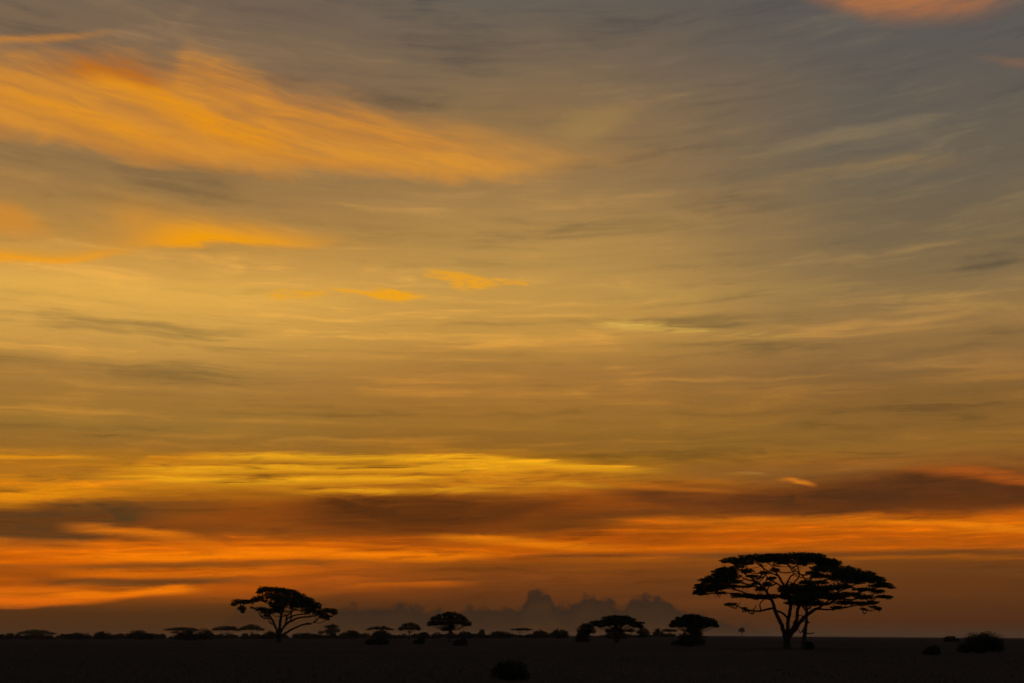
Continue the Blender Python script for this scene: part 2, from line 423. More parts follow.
# broad ribbons in the lower left glow
for pts, half, soft, x0, x1, s0, s1, k, c in [
        ([(60, 526), (110, 530), (160, 534), (230, 546)], 2.5, 6, 90, 210, 24, 40, 0.75, (226, 118, 14)),
        ([(-60, 538), (60, 546), (140, 548), (260, 549)], 2.5, 6, -300, 260, 40, 50, 0.5, (222, 112, 10)),
        ([(60, 556), (160, 557), (300, 554), (420, 556), (520, 554)], 2.6, 5, 110, 470, 50, 40, 0.85, (248, 128, 6)),
        ([(400, 537), (480, 539), (560, 545), (640, 548)], 2.0, 4, 440, 600, 30, 60, 0.6, (240, 132, 10)),
        ([(-80, 572), (0, 574), (60, 576), (100, 576)], 4, 6, -400, 90, 40, 30, 0.65, (138, 68, 14)),
        ([(80, 567), (180, 565), (260, 563), (360, 561)], 1.6, 4, 100, 350, 40, 40, 0.75, (122, 70, 20)),
        ([(80, 574), (180, 574), (280, 571)], 1.8, 4, 90, 280, 30, 40, 0.55, (226, 112, 10)),
        ([(50, 583), (130, 583), (220, 581), (280, 580)], 2.4, 4, 70, 240, 26, 50, 0.8, (106, 66, 24)),
        ([(60, 594), (110, 594), (160, 590), (200, 586)], 2.2, 4.5, 78, 196, 20, 12, 0.9, (246, 122, 6)),
        ([(-80, 603), (0, 602), (50, 601), (110, 598)], 3, 4, -400, 100, 40, 30, 0.7, (240, 112, 10)),
        ([(-80, 592), (20, 590), (70, 588), (120, 587)], 2, 4, -400, 110, 40, 30, 0.5, (224, 106, 10)),
        ([(560, 525), (680, 522), (820, 521), (1024, 524), (1200, 526)], 2.5, 6, 640, 1500, 90, 60, 0.45, (236, 124, 10)),
        ([(820, 522), (900, 521), (980, 526), (1040, 530)], 1.4, 3.4, 860, 1100, 40, 40, 0.55, (246, 136, 14))]:
    f = strand(pts, half, soft, x0, x1, s0, s1, L_puff * 3.2 + L_streak * 1.6)
    base = mix(op('MULTIPLY', f * (0.86 + L_streak * 0.3), k, True), base, lin(c))

# fine grain of the low cloud, stretched along the horizon
ls = L_streak * 0.52 + L_fine * 0.36 + L_puff * 0.45
lw = op('MULTIPLY', step(450, 470, V), step(606, 588, V)) * (1.0 - step(560, 575, V) * step(450, 700, U) * 0.75)
base = mix(step(0.0, -0.9, ls) * lw * 0.9, base, mix(1.0, base, (0.52, 0.46, 0.62), 'MULTIPLY'))
base = mix(step(0.0, 0.9, ls) * lw * 0.8, base, mix(1.0, base, (1.48, 1.34, 0.9), 'MULTIPLY'))

# J: far cumulus heads low over the plain, hazy at their feet
tops = curve(U, [P(*p) for p in [(100, 640), (212, 626), (236, 610), (262, 608), (300, 616), (336, 607), (352, 604), (372, 606), (394, 603), (410, 605), (428, 610), (452, 611), (474, 605), (500, 606),
                                 (516, 606), (525, 597), (532, 590), (543, 589), (551, 597), (562, 603), (576, 599), (592, 597), (612, 600), (622, 604),
                                 (634, 596), (656, 596), (670, 599), (682, 610), (700, 612), (720, 618), (745, 625), (775, 632), (840, 640)]])
depth_in = V - tops + (lump - 0.2) * 9 + lump_s * 8.5 + fray * 3.2 - 2.5
cl = step(-2.5, 6.0, depth_in)
heavy = curve(U, [(100, 0.0), (215, 0.0), (245, 0.4), (330, 0.45), (350, 0.9), (400, 0.95), (440, 0.92), (520, 1.0), (680, 1.0), (740, 0.85), (800, 0.0), (900, 0.0)])
cl = cl * heavy * step(648, 610, V, 0.7, 1.0)
inner = step(-0.5, 1.4, lump * 1.3 + lump_s * 1.2 + fray * 0.5 - 0.5)
cc = mix(step(0.0, 24.0, depth_in), lin((50, 38, 28)), lin((62, 43, 26)))
cc = mix(inner * step(26, 6, depth_in) * 0.0 + (1.0 - inner) * step(6, 22, depth_in) * 0.35, cc, lin((84, 55, 28)))
base = mix(cl * 0.92, base, cc)
# heads behind, thinner
tops2 = curve(U, [P(*p) for p in [(300, 640), (330, 620), (380, 614), (430, 621), (470, 619), (500, 621), (540, 609), (590, 615), (650, 610), (700, 622), (760, 640)]])
d2 = V - tops2 + lump_b * 13.0
base = mix(step(-1, 6, d2) * step(26, 8, d2) * window(320, 720, 20, 30) * 0.45, base, lin((54, 40, 30)))
# a lighter gap between the heads and a paler veil along the horizon
base = mix(step(622, 636, V) * step(640, 760, U) * 0.5, base, lin((72, 52, 34)))

# ---------------------------------------------------------------- the rest of the dome
away = step(700, 2300, op('ABSOLUTE', U - 420.0))
dusk = ramp_node(V, [(-1600, lin((34, 40, 52))), (-400, lin((54, 60, 70))), (300, lin((74, 74, 78))), (600, lin((72, 66, 64))), (660, lin((20, 17, 15)))])
base = mix(away, base, dusk)
base = mix(step(637, 660, V), base, lin((24, 18, 14)))

# clear dusk sky seen faintly through the sheet
SUN_AZ, SUN_EL = math.radians(-8.5), math.radians(1.2)
sky = NT.nodes.new('ShaderNodeTexSky')
sky.sky_type = 'NISHITA'
sky.sun_disc = False
sky.sun_elevation = SUN_EL
sky.sun_rotation = SUN_AZ
sky.air_density = 1.5
sky.dust_density = 3.0
clear = mix(1.0, N(sky.outputs[0]), (0.05, 0.05, 0.05), 'MULTIPLY')
cover = step(660, 100, V, 1.0, 0.94)
final = mix(cover, clear, base)
bg = NT.nodes.new('ShaderNodeBackground')
bg.inputs['Strength'].default_value = 1.0
NT.links.new(final.s, bg.inputs['Color'])
wo = NT.nodes.new('ShaderNodeOutputWorld')
NT.links.new(bg.outputs[0], wo.inputs['Surface'])

# the sun, down at the horizon behind cloud: hardly any direct light left
sun_data = bpy.data.lights.new('sun', 'SUN')
sun_data.energy = 0.06
sun_data.angle = math.radians(4)
sun_data.color = (1.0, 0.5, 0.2)
sun = bpy.data.objects.new('sun', sun_data)
sdir = Vector((math.sin(SUN_AZ) * math.cos(SUN_EL), math.cos(SUN_AZ) * math.cos(SUN_EL), math.sin(SUN_EL)))
sun.rotation_euler = (-sdir).to_track_quat('-Z', 'Y').to_euler()
sun.location = (0, 0, 60)
COL.objects.link(sun)

# ------------------------------------------------------------------ materials
def material(name, col, col2=None, scale=3.0, rough=0.9, bump=0.0):
    m = bpy.data.materials.new(name); m.use_nodes = True
    t = m.node_tree; b = t.nodes['Principled BSDF']
    b.inputs['Roughness'].default_value = rough
    if 'Specular IOR Level' in b.inputs: b.inputs['Specular IOR Level'].default_value = 0.0
    b.inputs['Base Color'].default_value = (*col, 1)
    if col2:
        tcn = t.nodes.new('ShaderNodeTexCoord')
        nz = t.nodes.new('ShaderNodeTexNoise'); nz.inputs['Scale'].default_value = scale; nz.inputs['Detail'].default_value = 5
        rp = t.nodes.new('ShaderNodeValToRGB')
        rp.color_ramp.elements[0].position = 0.35; rp.color_ramp.elements[0].color = (*col, 1)
        rp.color_ramp.elements[1].position = 0.65; rp.color_ramp.elements[1].color = (*col2, 1)
        t.links.new(tcn.outputs['Object'], nz.inputs['Vector'])
        t.links.new(nz.outputs[0], rp.inputs[0]); t.links.new(rp.outputs[0], b.inputs['Base Color'])
        if bump:
            bp = t.nodes.new('ShaderNodeBump'); bp.inputs['Strength'].default_value = bump
            t.links.new(nz.outputs[0], bp.inputs['Height']); t.links.new(bp.outputs[0], b.inputs['Normal'])
    return m

M_BARK = material('bark', (0.050, 0.040, 0.032), (0.085, 0.068, 0.052), 6.0, 0.95, 0.4)
M_LEAF = material('acacia_leaves', (0.040, 0.050, 0.024), (0.065, 0.072, 0.032), 1.3)
M_SHRUB = material('shrub_leaves', (0.042, 0.050, 0.026), (0.062, 0.064, 0.034), 1.1)
M_GRASS = material('dry_grass', (0.130, 0.108, 0.080), (0.170, 0.138, 0.098), 0.05)
M_SOIL = material('savanna_soil', (0.078, 0.061, 0.050), (0.110, 0.082, 0.062), 0.02, 0.95, 0.2)


# ------------------------------------------------------------------ mesh helpers
class Mesh:
    """collects quads and tubes, builds one mesh object"""
    def __init__(self): self.v, self.f, self.n = [], [], 0
    def add(self, verts, faces):
        self.v.append(np.asarray(verts, dtype=np.float32)); self.f.append(np.asarray(faces, dtype=np.int32) + self.n)
        self.n += len(verts)
    def tube(self, pts, radii, seg=7):
        pts = [Vector(p) for p in pts]; rows = []
        for i, p in enumerate(pts):
            d = (pts[min(i + 1, len(pts) - 1)] - pts[max(i - 1, 0)]).normalized()
            a = d.cross(Vector((0.31, 0.95, 0.02))).normalized(); b = d.cross(a)
            rows += [p + (a * math.cos(k * 2 * math.pi / seg) + b * math.sin(k * 2 * math.pi / seg)) * radii[i] for k in range(seg)]
        faces = []
        for i in range(len(pts) - 1):
            for k in range(seg):
                faces.append((i * seg + k, i * seg + (k + 1) % seg, (i + 1) * seg + (k + 1) % seg, (i + 1) * seg + k))
        rows += [pts[0], pts[-1]]
        for k in range(seg):
            faces.append((len(rows) - 2, (k + 1) % seg, k, k))
            o = (len(pts) - 1) * seg
            faces.append((len(rows) - 1, o + k, o + (k + 1) % seg, o + (k + 1) % seg))
        self.add([tuple(r) for r in rows], faces)
    def build(self, name, mat, parent=None, smooth=False):
        V_ = np.concatenate(self.v); F_ = np.concatenate(self.f)
        tri = F_[:, 2] == F_[:, 3]
        polys = [tuple(q[:3]) if t else tuple(q) for q, t in zip(F_.tolist(), tri)]
        me = bpy.data.meshes.new(name)
        if not tri.any():
            me.vertices.add(len(V_)); me.vertices.foreach_set('co', V_.ravel())
            me.loops.add(F_.size); me.loops.foreach_set('vertex_index', F_.ravel())
            me.polygons.add(len(F_)); me.polygons.foreach_set('loop_start', np.arange(0, F_.size, 4, dtype=np.int32))
            me.update(calc_edges=True)
        else:
            me.from_pydata(V_.tolist(), [], polys); me.update()
        if smooth: me.polygons.foreach_set('use_smooth', [True] * len(me.polygons))
        me.materials.append(mat)
        o = bpy.data.objects.new(name, me); COL.objects.link(o)
        if parent: o.parent = parent
        return o


def leaves(rng, c, r, n, size, flat=0.45):
    """n small leaf sprays inside the ellipsoid c, r: returns verts, faces"""
    d = rng.normal(size=(n, 3)); d /= np.linalg.norm(d, axis=1, keepdims=True)
    rad = rng.random(n) ** 0.42
    p = d * rad[:, None]
    p[:, 2] = np.where(p[:, 2] < 0, p[:, 2] * 0.75, p[:, 2])
    p = p * np.asarray(r) + np.asarray(c)
    a = rng.normal(size=(n, 3)); a[:, 2] *= flat; a /= np.linalg.norm(a, axis=1, keepdims=True)
    b = rng.normal(size=(n, 3)); b -= a * (a * b).sum(1, keepdims=True); b /= np.linalg.norm(b, axis=1, keepdims=True)
    s = size * (0.5 + rng.random(n))[:, None]
    a = a * s; b = b * s * 0.42
    v = np.stack([p - a, p + b * 0.9 - a * 0.1, p + a, p - b], axis=1).reshape(-1, 3)
    f = np.arange(4 * n).reshape(n, 4)
    return v, f


def ground_z(x, y):
    """the plain: level near the camera, falling away very slightly to the far left and right"""
    d = math.hypot(x, y)
    u = 512 + FPX * math.atan2(x, y) if y > 0 else (1100 if x > 0 else -100)
    k = 0.0
    if u > 690: k = min(1.0, (u - 690) / 334.0) * 0.0017
    if u < 560: k = min(1.0, (560 - u) / 300.0) * 0.0011
    back = 1.0 if y > 0 else 0.0
    return -k * max(0.0, d - 170.0) * back


def base_point(px, dist):
    d = direction(px, HORIZON); d.z = 0; d.normalize()
    x, y = d.x * dist, d.y * dist
    return Vector((x, y, ground_z(x, y)))


def base_at(px, py):
    """the place on the plain that is seen at px, py"""
    d = direction(px, py); h = math.hypot(d.x, d.y)
    dist = EYE.z * h / max(1e-5, -d.z)
    for _ in range(12):
        b = base_point(px, min(dist, 4000))
        dist = (EYE.z - b.z) * h / max(1e-5, -d.z)
    return base_point(px, min(dist, 4000))


class Frame:
    """local axes of a plant: x to the right as seen from the road, y away from it, z up"""
    def __init__(self, px, base):
        self.b = base
        az = math.atan2(base.x, base.y); self.az = az
        self.r = Vector((math.cos(az), -math.sin(az), 0)); self.f = Vector((math.sin(az), math.cos(az), 0))
        self.dist = math.hypot(base.x, base.y)
        self.m = self.dist / FPX
    def at(self, px, py, depth=0.0):
        d = direction(px, py)
        p = EYE + d * ((self.b - EYE).dot(self.f) / d.dot(self.f)) - self.b
        return (p.dot(self.r), depth, p.z)


def thing(name, label, cat, fr, group=None):
    o = bpy.data.objects.new(name, None); COL.objects.link(o)
    o.location = fr.b; o.rotation_euler = (0, 0, -fr.az)
    o.empty_display_size = 0.5
    o['label'] = label; o['category'] = cat
    if group: o['group'] = group
    return o


def smooth_path(pts, n=3):
    """Catmull-Rom through points"""
    P_ = [np.array(p, dtype=float) for p in pts]
    P_ = [2 * P_[0] - P_[1]] + P_ + [2 * P_[-1] - P_[-2]]
    out = []
    for i in range(1, len(P_) - 2):
        for k in range(n):
            t = k / n
            out.append(0.5 * ((2 * P_[i]) + (-P_[i - 1] + P_[i + 1]) * t + (2 * P_[i - 1] - 5 * P_[i] + 4 * P_[i + 1] - P_[i + 2]) * t * t
                              + (-P_[i - 1] + 3 * P_[i] - 3 * P_[i + 1] + P_[i + 2]) * t ** 3))
    out.append(P_[-2])
    return out


# ------------------------------------------------------------------ a large acacia from a drawing of its pads and limbs
def big_acacia(seed, label, base, trunk, limbs, twigs, pads, leaf_n, leaf_s, centre_x, half_w, fr=None, copies=3, group=None):
    rng = np.random.default_rng(seed)
    fr = fr or Frame(None, base)
    root = thing('acacia_tree', label, 'acacia tree', fr, group)
    m = fr.m
    tr = Mesh()
    pts = smooth_path([fr.at(x, y) for x, y, r in trunk]); rr = np.interp(np.linspace(0, 1, len(pts)), np.linspace(0, 1, len(trunk)), [r * m for x, y, r in trunk])
    tr.tube(pts, rr, 10); tr.build('trunk', M_BARK, root, True)
    nodes = []
    def depth_for(x):
        t = (x - centre_x) / half_w
        return 0.6 * math.sqrt(max(0.05, 1 - t * t)) * half_w * m
    for li, L in enumerate(limbs):
        L = [(x, y, r * 0.88) for x, y, r in L]
        de = depth_for(L[-1][0]) * rng.uniform(-0.7, 0.7)
        n = len(L)
        p3 = [fr.at(x, y, de * (i / (n - 1)) ** 1.6) for i, (x, y, r) in enumerate(L)]
        pts = smooth_path(p3, 4); rr = np.interp(np.linspace(0, 1, len(pts)), np.linspace(0, 1, n), [r * m for x, y, r in L])
        pts = [p + rng.normal(size=3) * 0.05 if 1 < i < len(pts) - 1 else p for i, p in enumerate(pts)]
        lm = Mesh(); lm.tube(pts, rr, 8); lm.build('limb', M_BARK, root, True)
        nodes += [(p, r) for p, r in zip(pts[2:], rr[2:])]
    tw = Mesh()
    for T in twigs:
        q = min(nodes, key=lambda k: (k[0][0] - fr.at(T[0][0], T[0][1])[0]) ** 2 + (k[0][2] - fr.at(T[0][0], T[0][1])[2]) ** 2)
        de = float(q[0][1]); dd = depth_for(T[-1][0]) * rng.uniform(-0.25, 0.25)
        n = len(T); p3 = [fr.at(x, y, de + dd * i / max(1, n - 1)) for i, (x, y, r) in enumerate(T)]
        p3[0] = tuple(q[0])
        pts = smooth_path(p3, 4); rr = np.interp(np.linspace(0, 1, len(pts)), np.linspace(0, 1, n), [r * m for x, y, r in T])
        tw.tube(pts, rr, 6); nodes += [(p, r) for p, r in zip(pts[1:], rr[1:])]
    npos = np.array([p for p, r in nodes])
    cr = Mesh()
    for (x, y, rx, ry) in pads:
        D = depth_for(x)
        for k in range(copies):
            dep = D * (rng.uniform(-1, 1))
            c = np.array(fr.at(x + rng.normal() * rx * 0.12, y + rng.normal() * ry * 0.12, dep)); c[2] *= 1 + dep / fr.dist; c[2] += 0.0 * dep
            R = (rx * m, max(rx * m * 0.85, 1.0), ry * m)
            n = max(12, int(leaf_n * rx * ry))
            v, f = leaves(rng, c, R, n, leaf_s); cr.add(v, f)
            # ragged little sprays round the rim
            for _ in range(4):
                an = rng.uniform(0, 6.28); cc = c + np.array([math.cos(an) * R[0], rng.uniform(-.4, .4) * R[1], math.sin(an) * R[2] * 0.8])
                v, f = leaves(rng, cc, (rx * m * .22, rx * m * .22, ry * m * .3), max(5, n // 14), leaf_s * 0.8); cr.add(v, f)
            # a branchlet that carries it
            for q in range(3):
                tgt = c + np.array([rng.uniform(-.6, .6) * R[0], rng.uniform(-.4, .4) * R[1], -R[2] * 0.2])
                dd = ((npos - tgt) ** 2 * np.array([1, .6, 1])).sum(1) + np.where(npos[:, 2] > tgt[2] + 0.1, 6.0, 0)
                j = npos[int(dd.argmin())]
                mid = j * 0.45 + tgt * 0.55 + np.array([0, 0, -0.08 * np.linalg.norm(tgt - j)])
                tw.tube(smooth_path([j, mid, tgt], 3), np.linspace((0.42 if q == 0 else 0.26) * m, 0.10 * m, 7), 4)
    tw.build('branches', M_BARK, root)
    cr.build('crown', M_LEAF, root)
    return root


def conv(ox, oy, s):
    return (lambda L: [(ox + a / s, oy + b / s, *[k / s for k in r]) for a, b, *r in L])


# ---- the largest acacia, right
C = conv(680, 540, 4.571)
pads_main = C([(250, 92, 58, 15), (205, 100, 18, 7), (340, 86, 70, 18), (440, 80, 80, 17), (540, 76, 85, 17), (610, 80, 55, 19), (655, 98, 42, 18), (690, 112, 52, 22), (560, 102, 45, 14),
               (650, 128, 48, 18), (470, 102, 45, 12), (390, 96, 40, 12), (300, 104, 44, 12),
               (755, 142, 60, 24), (825, 165, 62, 22), (885, 184, 48, 17), (930, 205, 34, 12), (965, 217, 14, 6), (720, 172, 48, 18), (640, 165, 40, 12), (790, 190, 50, 14),
               (200, 150, 50, 20), (160, 180, 50, 23), (110, 213, 42, 18), (78, 240, 26, 9), (150, 218, 46, 14), (225, 172, 40, 16), (180, 243, 30, 7), (100, 247, 30, 6), (265, 122, 30, 6), (255, 190, 30, 9), (130, 186, 48, 13), (190, 205, 58, 12), (118, 232, 48, 9), (250, 214, 36, 7), (215, 135, 44, 12), (312, 140, 30, 9), (335, 166, 24, 7), (385, 150, 24, 8), (432, 138, 22, 9), (300, 216, 28, 6), (640, 195, 40, 8), (600, 150, 30, 8),
               (295, 254, 55, 10), (355, 262, 58, 12), (415, 258, 30, 13), (250, 250, 22, 6), (345, 200, 22, 6), (400, 205, 20, 12), (420, 175, 22, 8), (370, 225, 24, 8),
               (495, 228, 48, 26), (555, 235, 55, 30), (612, 242, 55, 26), (560, 280, 55, 22), (615, 290, 44, 14), (480, 258, 34, 16), (505, 288, 26, 9), (575, 195, 30, 9),
               (680, 222, 48, 13), (740, 212, 46, 11), (700, 262, 52, 14), (775, 248, 50, 11), (755, 288, 44, 11), (850, 226, 46, 9), (845, 262, 44, 9), (905, 235, 34, 8),
               (930, 258, 30, 7), (955, 262, 14, 7), (880, 285, 32, 8), (825, 290, 34, 8), (715, 308, 34, 6), (845, 318, 12, 5), (905, 313, 10, 7), (905, 210, 38, 8), (880, 305, 16, 5),
               (240, 292, 28, 5), (222, 297, 12, 3.5), (318, 322, 22, 2.5), (290, 312, 14, 3)])
tr_main = C([(490, 500, 20), (489, 480, 16), (488, 455, 15), (487, 438, 15)])
limbs_main = [C(L) for L in [
    [(483, 450, 13), (468, 400, 11), (452, 362, 10), (432, 312, 9), (415, 268, 7.5), (385, 225, 6), (345, 190, 5), (295, 155, 4), (245, 115, 2.5)],
    [(488, 448, 12), (493, 400, 10), (492, 365, 10), (504, 318, 9), (500, 260, 8), (478, 210, 6), (448, 165, 5), (425, 110, 3)],
    [(494, 448, 12), (512, 410, 10), (530, 370, 9), (541, 318, 8), (556, 262, 7), (590, 200, 5), (625, 140, 4), (650, 105, 2.5)],
    [(494, 446, 12), (520, 415, 11), (548, 376, 10), (585, 338, 8.5), (625, 312, 7), (668, 295, 6), (735, 268, 5), (800, 245, 4), (870, 225, 2.5)]]]
twigs_main = [C(L) for L in [
    [(428, 308, 5), (395, 318, 4.5), (362, 326, 4), (325, 322, 3), (285, 312, 2.5), (245, 292, 2)],
    [(415, 268, 5), (370, 262, 4), (320, 252, 3), (255, 228, 3), (190, 222, 2), (120, 230, 1.6)],
    [(385, 225, 4.5), (330, 210, 4), (275, 195, 3), (215, 170, 2.5), (160, 165, 2)],
    [(345, 190, 3.5), (300, 182, 3), (255, 150, 2)],
    [(320, 252, 3), (250, 245, 2.5), (170, 244, 2), (110, 245, 1.5)],
    [(372, 322, 3.5), (366, 300, 3), (372, 285, 2.5), (395, 268, 2)],
    [(330, 323, 2.5), (345, 308, 2), (352, 298, 1.5)],
    [(435, 320, 4.5), (465, 332, 4.5), (488, 352, 5)],
    [(500, 255, 4.5), (470, 200, 4), (440, 150, 3), (410, 105, 2)],
    [(478, 205, 4), (505, 165, 3.5), (520, 150, 3), (490, 110, 2)],
    [(448, 165, 3.5), (400, 140, 3), (350, 105, 2)],
    [(500, 240, 4), (455, 205, 3.5), (400, 170, 3), (375, 115, 2)],
    [(556, 262, 4), (520, 205, 3.5), (545, 165, 3), (530, 100, 2)],
    [(590, 200, 3.5), (555, 165, 3), (520, 140, 2.5), (470, 100, 2)],
    [(560, 250, 4), (610, 205, 3.5), (680, 180, 3), (760, 150, 2)],
    [(625, 312, 4), (680, 318, 3.5), (740, 312, 3), (800, 300, 2.5), (860, 290, 1.6)],
    [(735, 268, 4), (790, 272, 3), (850, 255, 2.5), (920, 240, 1.6)],
    [(800, 245, 3), (850, 270, 2.5), (890, 300, 1.6), (910, 318, 1.2)],
    [(668, 295, 4), (700, 250, 3.5), (760, 220, 3), (830, 190, 2)],
    [(870, 225, 2.2), (920, 215, 1.8), (970, 218, 1.2)],
    [(850, 255, 2.2), (900, 262, 1.8), (960, 268, 1.2)],
    [(820, 296, 2.2), (845, 318, 1.4), (850, 330, 1)]]]
B_MAIN = base_at(786.8, 649.0)
big_acacia(11, 'largest flat-topped acacia, trunk forking low into leaning limbs under a wide layered crown', B_MAIN,
           tr_main, limbs_main, twigs_main, pads_main, 9.0, 0.14, 792, 101, copies=3)
# ---- the thinner stem beside it
fr2 = Frame(None, base_at(803.2, 649.5))
pads_2 = C([(575, 262, 52, 22), (620, 255, 50, 20), (545, 225, 44, 18), (600, 215, 40, 14), (660, 250, 40, 12), (590, 292, 34, 10), (530, 262, 30, 12)])
big_acacia(12, 'slender acacia with one thin upright trunk close beside the largest acacia, crowns merging', None,
           C([(563, 503, 13), (564, 480, 10), (569, 440, 9), (574, 400, 8.5)]),
           [C([(573, 405, 8.2), (578, 360, 8), (578, 320, 7), (582, 285, 5), (590, 240, 3)])],
           [C(L) for L in [[(575, 385, 3.5), (586, 378, 3), (594, 374, 2)], [(569, 440, 3), (552, 425, 2), (545, 410, 1.5)], [(571, 430, 3), (592, 428, 2.5), (614, 423, 2)],
                           [(578, 330, 4), (550, 290, 3), (530, 250, 2)], [(578, 320, 4), (620, 285, 3), (650, 255, 2)], [(577, 352, 3), (545, 345, 2), (520, 350, 1.4)], [(576, 372, 2.5), (545, 372, 2), (512, 378, 1.3)]]],
           pads_2, 6.0, 0.14, 806, 26, fr=fr2, copies=3)

# ---- the left acacia
C = conv(220, 580, 7.877)
pads_l = C([(350, 74, 60, 22), (310, 95, 30, 16), (420, 78, 75, 24), (500, 88, 75, 24), (570, 108, 66, 30), (640, 138, 56, 30), (690, 160, 44, 26), (410, 125, 70, 30), (500, 148, 95, 40), (600, 175, 88, 38), (690, 182, 66, 36), (745, 208, 52, 34),
            (305, 145, 45, 20), (270, 162, 40, 16), (160, 170, 66, 20), (108, 192, 26, 14), (215, 172, 46, 16), (172, 222, 30, 22), (180, 250, 18, 12), (850, 240, 62, 20), (900, 262, 26, 16), (895, 238, 24, 12), (815, 285, 42, 24), (775, 255, 46, 24), (838, 300, 20, 16),
            (330, 225, 42, 14), (298, 235, 16, 8), (385, 252, 56, 24), (445, 225, 50, 38), (465, 200, 50, 36), (375, 282, 28, 11), (700, 238, 54, 20), (640, 205, 60, 20), (410, 195, 26, 22), (355, 165, 26, 8), (255, 220, 18, 5)])
B_LEFT = base_at(278.5, 642.6)
big_acacia(13, 'large lopsided acacia, domed crown with drooping left shoulder and bare slanting lower limbs', B_LEFT,
           C([(465, 500, 24), (464, 470, 19), (463, 440, 19), (463, 415, 19)]),
           [C(L) for L in [
               [(457, 430, 12), (442, 385, 10), (424, 345, 10), (404, 302, 9), (380, 265, 5), (350, 240, 3)],
               [(464, 425, 14), (470, 370, 13), (475, 325, 13), (482, 280, 10), (500, 220, 7), (520, 160, 5), (480, 100, 3)],
               [(470, 425, 12), (492, 385, 11), (520, 350, 10), (555, 325, 9.5), (600, 305, 8), (650, 294, 7), (715, 288, 6), (790, 272, 3.5), (850, 250, 2.5)],
               [(478, 440, 10), (520, 415, 9), (565, 390, 8.5), (610, 368, 8), (655, 350, 7), (700, 342, 5), (735, 336, 3)]]],
           [C(L) for L in [
               [(555, 325, 7), (562, 285, 7), (560, 240, 6), (575, 190, 4)],
               [(505, 350, 7), (530, 305, 6.5), (570, 285, 6), (620, 272, 5), (665, 270, 4)],
               [(512, 335, 6), (525, 290, 5.5), (550, 265, 5), (580, 240, 4)],
               [(404, 302, 5), (375, 302, 4), (345, 300, 4)],
               [(655, 350, 5), (690, 350, 4), (720, 346, 3)],
               [(380, 265, 4), (320, 232, 3.5), (265, 222, 3), (240, 205, 2)],
               [(485, 260, 6), (420, 210, 5), (330, 165, 4), (230, 175, 3), (140, 180, 2)],
               [(575, 195, 4), (620, 150, 3), (660, 140, 2)],
               [(790, 272, 3), (830, 290, 2.5), (845, 305, 1.5)]]],
           pads_l, 14.0, 0.20, 286, 53, copies=3)


# ------------------------------------------------------------------ middle-distance and far trees
def acacia(seed, label, x0, x1, ytop, ybot, bx, by=None, dist=None, shape='dome', stems=1, extra=(), group=None, dens=1.0, lean=0.0, stem_r=None, name='acacia_tree', cat='acacia tree'):
    rng = np.random.default_rng(seed)
    b = base_at(bx, by) if by else base_point(bx, dist)
    fr = Frame(None, b); m = fr.m
    root = thing(name, label, cat, fr, group)
    cx, hw, th = (x0 + x1) / 2, (x1 - x0) / 2, ybot - ytop
    pads = []
    n = max(5, int(hw * 2 / 3.2))
    for i in range(n):
        t = -1 + 2 * (i + 0.5) / n
        x = cx + t * hw * 0.9
        if shape == 'flat': top, tk = ytop + th * 0.55 * abs(t) ** 3, th * (0.85 - 0.55 * abs(t) ** 2)
        elif shape == 'round': top, tk = ytop + th * 0.7 * abs(t) ** 2.4, th * (0.95 - 0.7 * abs(t) ** 2.2)
        else: top, tk = ytop + th * 0.72 * abs(t) ** 1.8, th * (0.85 - 0.58 * abs(t) ** 1.6)
        top += lean * t
        top += rng.normal() * th * 0.05
        k = max(1, int(round(tk / 4.0)))
        for j in range(k):
            ry = tk / k * 0.62
            pads.append((x + rng.normal() * 0.4, top + tk * (j + 0.5) / k, hw / n * 1.9, max(ry, 0.8)))
    pads += list(extra)
    cr, tr = Mesh(), Mesh()
    fork = fr.at(bx + (cx - bx) * 0.3, ybot + (0.30 if shape == 'flat' else 0.22) * max(0.5, ((by or HORIZON + 1.5) - ybot)))
    rad = stem_r or max(0.10, hw * m * 0.028)
    foot = (0, 0, -0.25)
    for s in range(stems):
        off = (s - (stems - 1) / 2) * rad * 3.0
        tr.tube(smooth_path([(off * 0.5, 0, foot[2]), (fork[0] * 0.5 + off, 0, fork[2] * 0.5), (fork[0] + off * 2.2, off, fork[2])], 3), np.linspace(rad * 1.35, rad * 0.75, 7), 7)
    tr_o = tr.build('trunk', M_BARK, root, True)
    lb = Mesh()
    for (x, y, rx, ry) in pads:
        t = (x - cx) / hw
        D = 0.85 * math.sqrt(max(0.06, 1 - t * t)) * hw * m
        for k in range(3):
            c = np.array(fr.at(x, y, D * rng.uniform(-1, 1)))
            nl = max(8, int(dens * 11 * rx * ry + 12))
            v, f = leaves(rng, c, (rx * m, max(rx * m, 0.5), ry * m), nl, max(0.16, 0.55 * m)); cr.add(v, f)
            if k == 0 or rng.random() < 0.4:
                st = np.array(fork) + np.array([rng.uniform(-.3, .3), 0, 0]) * rad
                mid = st * 0.5 + c * 0.5 + np.array([0, 0, -0.10 * abs(c[0] - st[0])])
                lb.tube(smooth_path([st, mid, c], 3), np.linspace(rad * 0.5, rad * 0.16, 7), 5)
    lb.build('branches', M_BARK, root)
    cr.build('crown', M_LEAF, root)
    return root


